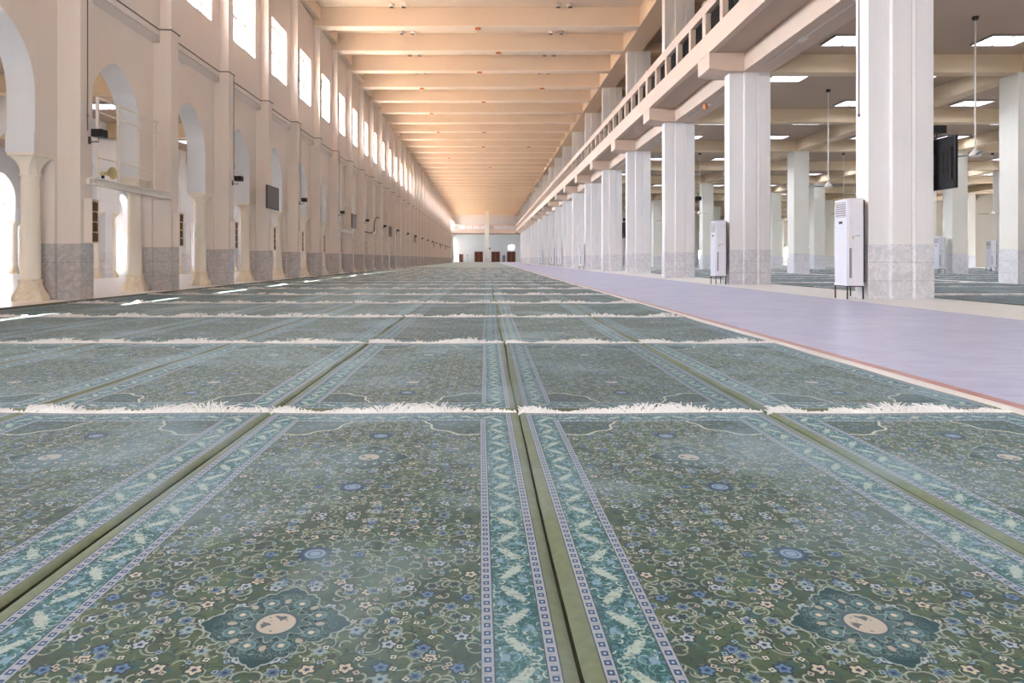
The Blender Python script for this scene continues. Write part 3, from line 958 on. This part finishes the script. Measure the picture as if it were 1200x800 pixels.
# parapet
def make_parapet(L, nop=5, mode='y'):
    t = empty('gallery_parapet')
    f = MB(); f.box(7.35, 7.57, 0, L, 7.665, 8.34); f.build('fascia', M['beam2'], t)
    r = MB(); r.box(7.35, 7.57, 0, L, 9.09, 9.45); r.box(7.33, 7.59, -.0, .34, 9.45, 9.50); r.build('top_rail', M['beam2'], t)
    pt = L/nop
    for i in range(nop):
        w = .34 if i == 0 else .24
        p = MB(); p.box(7.35, 7.57, i*pt, i*pt+w, 8.34, 9.09); p.build('post', M['beam2'], t)
        g = MB(); a, b_ = i*pt+w, (i+1)*pt
        nb = 9
        for j in range(1, nb):
            yy = a+(b_-a)*j/nb; g.box(7.50, 7.53, yy-.02, yy+.02, 8.34, 9.09)
        for j in range(1, 7):
            zz = 8.34+.75*j/7; g.box(7.53, 7.55, a, b_, zz-.032, zz+.032)
        g.build('grille', M['darkmetal'], t)
    return t
pr0 = make_parapet(SP)
for k in range(-1, 19):
    o = pr0 if k == -1 else copy_tree(pr0)
    o.location = (0, PY+k*SP+.25, 0)
    tag(o, 'pinkish gallery parapet section with dark grilles beyond the %s tall pillar' % ORD[k] if 0 <= k < 8 else 'gallery parapet section with dark grilles at the near top right' if k < 0 else 'gallery parapet section far down the nave', 'parapet', 'gallery parapet sections')
# trunking and emergency light under the long beam
for k in range(0, 8):
    b = MB(); b.box(8.86, 8.90, 1.5, SP-1.0, 7.02, 7.05); b.box(8.80, 8.96, 4.4 if k else 4.6, 4.75 if k else 4.95, 6.98, 7.05)
    o = b.build('cable_trunking', M['white_metal']); o.location = (0, PY+k*SP, 0)
    tag(o, 'white cable trunking with a small box under the gallery beam beyond the %s pillar' % ORD[k], 'trunking', 'trunking under the gallery beam')
od = empty('orange_downlight', (8.75, 27.3, 7.05))
a = MB(); a.lathe([(.09, 0), (.09, -.22), (.08, -.23)], n=16); a.build('housing', M['orange'], od, smooth=True)
a = MB(); a.lathe([(.06, -.23), (.06, -.235)], n=12); a.build('lens', M['white_metal'], od)
tag(od, 'small orange cylinder lamp under the gallery beam beyond the second pillar', 'lamp')

# aisle ceiling lights
def make_light(hx=.68, hy=.5, e='light'):
    t = empty('ceiling_light')
    f = MB()
    f.box(-hx, hx, -hy, -hy+.03, -.07, 0); f.box(-hx, hx, hy-.03, hy, -.07, 0)
    f.box(-hx, -hx+.03, -hy, hy, -.07, 0); f.box(hx-.03, hx, -hy, hy, -.07, 0); f.box(-.025, .025, -hy, hy, -.07, 0)
    f.build('frame', M['frame'], t)
    for s_ in (-1, 1):
        d = MB(); a, b_ = (-hx+.03, -.025) if s_ < 0 else (.025, hx-.03)
        d.box(a, b_, -hy+.03, hy-.03, -.045, -.03); df = d.build('diffuser', M[e], t)
        l = MB()
        for j in range(1, 8):
            yy = -hy+2*hy*j/8; l.box(a, b_, yy-.006, yy+.006, -.07, -.045)
        l.build('louvre', M['frame'], df)
    return t
l0 = make_light(); n = 0
LX = [11.25, 16.0, 21.1, 25.9, 30.8, 35.0, 40.0]
RW_ = ['first', 'second', 'third', 'fourth', 'fifth', 'sixth', 'seventh']
for j in range(0, 14):
    y = 21.15 + j*4.13 + (.25 if j else 0)
    if (y - PY - .25) % SP < .9 or (y-PY-.25) % SP > SP-.6: y += .0
    for i, X in enumerate(LX):
        if j > 8 and i > 4: continue
        o = l0 if n == 0 else copy_tree(l0); n += 1
        o.location = (X, y, 7.66)
        lb = 'fluorescent ceiling panel in the %s line from the nave, %s from the camera' % (RW_[i], ORD[j]) if j < 5 else 'distant fluorescent ceiling panel in the right aisle'
        tag(o, lb, 'ceiling light', 'fluorescent panels of the right aisle')
for q in range(4):  # lamps added only to brighten the far wall
    o = copy_tree(l0); o.location = (-6.5+q*4, 182, 7.67); tag(o, 'added ceiling panel brightening the far wall under the far gallery', 'ceiling light', 'added fill panels under the far gallery')
for j in range(-1, 8):
    for X in (-12.0, -15.3, -21.5, -30.5):  # outer lines are hidden from view, added to brighten the arch reveals
        o = copy_tree(l0); o.location = (X, 27.3+j*8.26, 7.0)
        tag(o, 'fluorescent ceiling panel in the left aisles, hidden lines added as fill', 'ceiling light', 'fluorescent panels of the left aisle')
gl0 = make_light(.5, .3, 'glight')
for j in range(0, 8):
    o = gl0 if j == 0 else copy_tree(gl0)
    o.location = (10.5, [36.0, 40.2, 44.6, 52.6, 61.0, 69.2, 77.5, 85.8][j], 13.3)
    tag(o, 'lilac gallery ceiling lamp, %s along the upper gallery' % ORD[j], 'ceiling light', 'lamps of the upper gallery')

# ceiling fans
def make_fan():
    t = empty('ceiling_fan')
    r = MB(); r.tube([(0, 0, 7.66), (0, 0, 3.9)], .022, 8); r.build('rod', M['white_metal'], t, smooth=True)
    c = MB(); c.lathe([(.09, 7.66), (.08, 7.58), (.03, 7.55)], n=14); c.build('canopy', M['darkmetal'], t)
    h_ = MB(); h_.lathe([(.03, 3.95), (.06, 3.90), (.14, 3.82), (.15, 3.76), (.10, 3.72), (.03, 3.70)], n=18); h_.build('motor', M['white_metal'], t, smooth=True)
    for i in range(3):
        b = MB(); b.box(.10, .22, -.02, .02, 3.77, 3.785)
        b.add([(.2,-.06,3.772),(.72,-.075,3.765),(.74,.075,3.785),(.2,.06,3.79),(.2,-.06,3.779),(.72,-.075,3.772),(.74,.075,3.792),(.2,.06,3.797)],
              [(0,3,2,1),(4,5,6,7),(0,1,5,4),(1,2,6,5),(2,3,7,6),(3,0,4,7)])
        o = b.build('blade', M['acgrey'], t); o.rotation_euler = (0, 0, i*2*PI/3+.12)
    return t
f0 = make_fan(); n = 0
for i, X in enumerate((13.75, 23.0, 32.6)):
    for j in range(0, 6):
        o = f0 if n == 0 else copy_tree(f0); n += 1
        o.location = (X, 19.2+j*SP, 0); o.rotation_euler = (0, 0, (0, .5, 1.1, .3, .9, .2)[j])
        lb = '%s long-rod ceiling fan from the camera in the %s bay line of the right aisle' % (ORD[j], RW_[i])
        tag(o, lb, 'ceiling fan', 'ceiling fans of the right aisle')

# standing air conditioners
def make_ac():
    t = empty('floor_air_conditioner')      # front faces -x, near corner at origin
    b = MB(); b.box(0, .33, 0, .52, .31, 2.13); b.build('body', M['ac'], t, bevel=.02)
    f = MB(); f.box(-.022, -.001, .01, .51, .33, 2.12); f.build('front_panel', M['ac_front'], t, bevel=.006)
    g = MB(); g.box(-.026, -.022, .06, .46, 1.74, 2.06, 0)
    g.build('vent_recess', M['acgrey'], t)
    g = MB()
    for i in range(7): g.box(-.045, -.026, .06, .46, 1.75+i*.046, 1.765+i*.046)
    g.build('louvre', M['ac_front'], t)
    d = MB(); d.box(-.028, -.022, .19, .33, 1.60, 1.655); d.build('display', M['black'], t)
    s_ = MB(); s_.box(.025, .075, -.006, .0, .45, 1.08); s_.build('side_grille', M['acgrey'], t)
    s_ = MB(); s_.box(.14, .25, -.003, .0, 1.335, 1.35); s_.build('maker_mark', M['acgrey'], t)
    s_ = MB(); s_.box(.09, .125, -.003, .0, 1.27, 1.34); s_.build('energy_sticker', M['brass'], t)
    k = MB(); k.box(-.03, .34, -.01, .53, .285, .305); k.box(-.022, .33, 0, .52, .305, .33); k.build('sill', M['ac'], t)
    m_ = MB()
    for xx in (-.02, .31):
        for yy in (0, .5): m_.box(xx, xx+.022, yy, yy+.022, 0, .285)
    m_.box(-.02, .332, 0, .022, .263, .285); m_.box(-.02, .332, .5, .522, .263, .285); m_.box(-.02, .002, 0, .52, .263, .285); m_.box(.31, .332, 0, .52, .263, .285)
    m_.build('stand', M['darkmetal'], t)
    w = MB(); w.box(.335, .36, .02, .5, .35, 2.10); w.build('back_panel', M['darkmetal'], t)
    h_ = MB(); h_.tube([(.05, .12, .20), (.05, .08, .06), (.12, .02, .03), (.2, .06, .02)], .02, 6); h_.build('drain_hose', M['ac'], t, smooth=True)
    return t
a0 = make_ac(); ACS = []
for k in (0, 1, 5, 7, 8, 10): ACS.append((7.63, PY+k*SP, ['white standing air conditioner against the nearest tall pillar', 'white standing air conditioner against the second tall pillar', '', '', '', 'white standing air conditioner against the sixth tall pillar', '', 'white standing air conditioner against the eighth tall pillar', 'white standing air conditioner against the ninth tall pillar', '', 'white standing air conditioner against the eleventh tall pillar'][k]))
ACS += [(26.0, PY+3*SP, 'white standing air conditioner right of the nearest tall pillar, deeper in the aisle'), (35.1, PY+4*SP, 'white standing air conditioner far in the aisle, left of the pillar at the photo edge'),
        (34.4, PY+7*SP, 'small distant air conditioner between aisle pillars left of the nearest tall pillar')]
for i, (x, y, lb) in enumerate(ACS):
    o = a0 if i == 0 else copy_tree(a0); o.location = (x, y, 0); tag(o, lb, 'air conditioner', 'standing air conditioners')
o = copy_tree(a0); o.location = (-5.0, 189.0, 0); o.rotation_euler = (0, 0, PI/2); tag(o, 'tiny white air conditioner by the far wall between the doors', 'air conditioner', 'standing air conditioners')

# television on the aisle side of the first pillar (its back is seen)
t = empty('aisle_television', (9.43, PY+.23, 2.30))
a = MB(); a.box(.08, .15, -.77, .77, 0, 1.08); a.build('housing', M['black'], t, bevel=.012)
b = MB(); b.box(.05, .08, -.70, -.32, .2, .85); b.box(.04, .05, -.62, -.55, .3, .75); b.box(.04, .05, -.48, -.41, .3, .75); b.build('back_cover', M['darkmetal'], t)
c = MB(); c.box(.0, .08, -.2, .2, .35, .75); c.build('mount', M['darkmetal'], t)
c = MB(); c.box(.151, .154, -.74, .74, .03, 1.05); c.build('screen', M['screen'], t)
tag(t, 'black television on the side of the nearest tall pillar, seen from behind', 'television')
for k, w_ in ((4, 'fifth'), (8, 'ninth')):
    o = copy_tree(t); o.location = (9.43, PY+.23+k*SP, 2.30); tag(o, 'black television on the aisle side of the %s tall pillar' % w_, 'television')
for k in (0, 2, 4, 6):
    o = copy_tree(k0); o.location = (9.43, PY+.2+k*SP, 3.52); tag(o, 'small black speaker high on the aisle side of the %s tall pillar' % ORD[k], 'speaker', 'black speakers on the tall pillars')
# small speakers / screens on second-row items
for i, (x, y, z, w_, h_) in enumerate([(8.02, PY+2*SP+.2, 3.9, .1, .2), (14.9, PY+4.6*SP, 2.6, .3, 1.3)][:1]):
    pass
# thin conduit on first pillar
b = MB(); b.tube([(8.085, PY+.42, 4.0), (8.085, PY+.42, 7.0)], .012, 5); b.box(8.07, 8.10, PY+.40, PY+.44, 3.94, 4.0)
o = b.build('pillar_conduit', M['cable']); tag(o, 'thin conduit on the nave side of the nearest tall pillar', 'conduit')

# ------------------------------------------------------------------ right outer wall with windows
w = MB(); X0 = 52
segs = []; y = YB; wins = []
for k in range(0, 22):
    yc = 18.5 + k*8.26
    wins.append(yc); w.box(X0, X0+.4, y, yc-1.5, 0, 13.77); w.box(X0, X0+.4, yc-1.5, yc+1.5, 0, .9); w.box(X0, X0+.4, yc-1.5, yc+1.5, 2.9, 13.77); y = yc+1.5
w.box(X0, X0+.4, y, YE, 0, 13.77)
struct(w.build('wall_right', M['pillar2']))
rw0 = None
for k, yc in enumerate(wins[:12]):
    if rw0 is None:
        f = MB()
        f.box(X0+.1, X0+.16, -1.5, 1.5, .9, .97); f.box(X0+.1, X0+.16, -1.5, 1.5, 2.83, 2.9)
        for q in range(5): f.box(X0+.1, X0+.16, -1.5+q*.735, -1.44+q*.735, .9, 2.9)
        f.box(X0+.1, X0+.16, -1.5, 1.5, 1.87, 1.93)
        rw0 = f.build('window_60', M['brass']); g = MB(); g.box(X0+.12, X0+.14, -1.44, 1.44, .97, 2.83); g.build('window_pane', M['glass'], rw0); o = rw0
    else: o = copy_tree(rw0)
    o.name = 'window_%d' % (60+k); o.location = (0, yc, 0); struct(o)

# ------------------------------------------------------------------ far end
w = MB(); w.box(-60, 52.4, YE, YE+.4, 0, 14.1); struct(w.build('wall_far', painted('far_wall_paint', (226, 232, 236), streak=.03)))
w = MB(); w.box(-8.85, 8.9, YE-.1, YE-.01, 8.2, 13.77); struct(w.build('wall_far_upper', M['reveal']))
s_ = MB(); s_.box(-8.84, 7.34, 170.3, YE-.11, 7.67, 8.2); struct(s_.build('ceiling_far_gallery', M['slab']))
t = empty('far_gallery_parapet', (0, 170, 0))
f = MB(); f.box(-8.84, 7.34, 0, .28, 7.3, 8.34); f.build('fascia', M['beam2'], t)
f = MB(); f.box(-8.84, 7.34, 0, .22, 9.1, 9.45); f.build('top_rail', M['beam2'], t)
for i in range(10):
    xx = -8.84+i*1.77
    f = MB(); f.box(xx, xx+.25, 0, .22, 8.34, 9.1); f.build('post', M['beam2'], t)
for i in (0, 5):
    f = MB(); xx = -8.59+i*1.77
    for j in range(1, 12): f.box(xx+j*.12, xx+j*.12+.05, .1, .13, 8.34, 9.1)
    f.build('grille', M['darkmetal'], t)
tag(t, 'gallery parapet crossing the far end of the nave', 'parapet')
t = empty('far_pillar', (.12, 169.2, 0))
a = MB(); a.box(-.55, .55, 0, .75, 1.16, 12.77); a.build('shaft', M['pillar2'], t)
a = MB(); a.box(-.57, .57, -.02, .77, 0, 1.16); a.build('marble_foot', M['marble2'], t)
tag(t, 'lone square pillar in the middle of the far end of the nave', 'pillar')
def make_door(name, xc, w_, h_):
    o = MB(); o.box(xc-w_/2-.08, xc-w_/2, YE-.12, YE-.01, 0, h_+.08); o.box(xc+w_/2, xc+w_/2+.08, YE-.12, YE-.01, 0, h_+.08); o.box(xc-w_/2, xc+w_/2, YE-.12, YE-.01, h_, h_+.08)
    d = o.build(name, M['wood']); struct(d)
    n_ = 1 if w_ < 1.3 else 2
    for i in range(n_):
        lw = w_/n_; x0 = xc-w_/2+i*lw
        l = MB(); l.box(x0+.01, x0+lw-.01, YE-.09, YE-.04, .01, h_-.01)
        for q in range(2):
            l.box(x0+.15, x0+lw-.15, YE-.10, YE-.09, .25+q*h_*.5, .1+h_*.42+q*h_*.48)
        lf = l.build('door_leaf', M['wood'], d)
        k = MB(); hx = x0+lw-.1 if i == 0 else x0+.1; k.box(hx-.02, hx+.02, YE-.14, YE-.10, 1.0, 1.25); k.build('door_handle', M['frame'], lf)
make_door('door_1', (540.4-570)*190/800, 1.0, 2.15)
make_door('door_2', (561-570)*190/800, 2.2, 2.85)
make_door('door_3', (580.8-570)*190/800, 2.2, 2.85)
make_door('door_4', (599.1-570)*190/800, 2.2, 2.85)
b = MB(); b.box(0, .8, 0, .4, .0, 1.9); b.box(.1, .7, -.01, 0, 1.2, 1.75); o = b.build('grey_cabinet', M['dull'], bevel=.02); o.location = (4.45, 189.3, 0); tag(o, 'small grey cabinet by the far wall between the two right doors', 'cabinet')
b = MB(); b.box(0, 1.4, 0, .12, 0, .85); o = b.build('lit_sign', M['signlight'], bevel=.03); o.location = (6.2, 189.8, 3.7); tag(o, 'bright white sign above the rightmost far door', 'sign')
b = MB(); b.box(0, .3, 0, .3, 0, .45); o = b.build('far_speaker', M['black'], bevel=.02); o.location = (.67, 169.3, 3.2); tag(o, 'tiny black speaker beside the lone far pillar', 'speaker')

# exterior ground on the courtyard side (left)
# ------------------------------------------------------------------ camera, light
cam = bpy.data.cameras.new('camera'); co = bpy.data.objects.new('camera', cam); COL.objects.link(co)
co.location = (0, 0, CAMH); co.rotation_euler = (PI/2, 0, 0)
cam.lens = 24; cam.sensor_width = 36; cam.shift_x = 30/1200; cam.shift_y = -96.6/1200
cam.clip_start = .05; cam.clip_end = 1000
sc.camera = co

W = bpy.data.worlds.new('sky'); sc.world = W; W.use_nodes = True; nt = W.node_tree
bg = nt.nodes['Background']; bg.inputs[0].default_value = (.86, .92, 1.0, 1); bg.inputs[1].default_value = 14.0
sun = bpy.data.lights.new('sun', 'SUN'); so = bpy.data.objects.new('sun', sun); COL.objects.link(so)
sun.energy = 30; sun.angle = .009; sun.color = (1, .95, .86)
dirv = Vector((2.5, 1.0, -9.7)).normalized()
so.rotation_euler = dirv.to_track_quat('-Z', 'Y').to_euler()

def portal(name, loc, rot, sx, sy):
    L = bpy.data.lights.new(name, 'AREA'); L.shape = 'RECTANGLE'; L.size = sx; L.size_y = sy
    L.cycles.is_portal = True
    o = bpy.data.objects.new(name, L); COL.objects.link(o); o.location = loc; o.rotation_euler = rot
for k in range(1, NBL+5):
    portal('window_portal', (-9.36, Y0+(k+.5)*BAY, (WZ0+WZ1)/2), (0, -PI/2, 0), WZ1-WZ0, 2*WH)
w = MB()
fill_openings = [(-4.0, -2.0), (4.8, 6.8)]  # openings added behind the camera, letting in fill light for camera-facing surfaces
w.box(-60, -4.0, YB-.4, YB, 0, 14.1); w.box(-2.0, 4.8, YB-.4, YB, 0, 14.1); w.box(6.8, 52.4, YB-.4, YB, 0, 14.1)
for xa, xb in fill_openings:
    w.box(xa, xb, YB-.4, YB, 2.9, 14.1)
struct(w.build('wall_back', M['pillar2']))
PORTALS = [('back_portal', ((xa+xb)/2, YB-.41, 1.45), (PI/2, 0, 0), 2.0, 2.9) for xa, xb in fill_openings]


for p_ in PORTALS: portal(*p_)
sc.view_settings.view_transform = 'Standard'
try: sc.view_settings.look = 'None'
except Exception: pass
sc.view_settings.gamma = 1; sc.view_settings.use_curve_mapping = False
sc.view_settings.exposure = 2.1
cy = sc.cycles
cy.use_denoising = True
try: cy.denoiser = 'OPENIMAGEDENOISE'
except Exception: pass
cy.max_bounces = 10; cy.diffuse_bounces = 7; cy.glossy_bounces = 3; cy.transparent_max_bounces = 12
cy.sample_clamp_indirect = 8
cy.use_light_tree = True
cy.caustics_reflective = False; cy.caustics_refractive = False
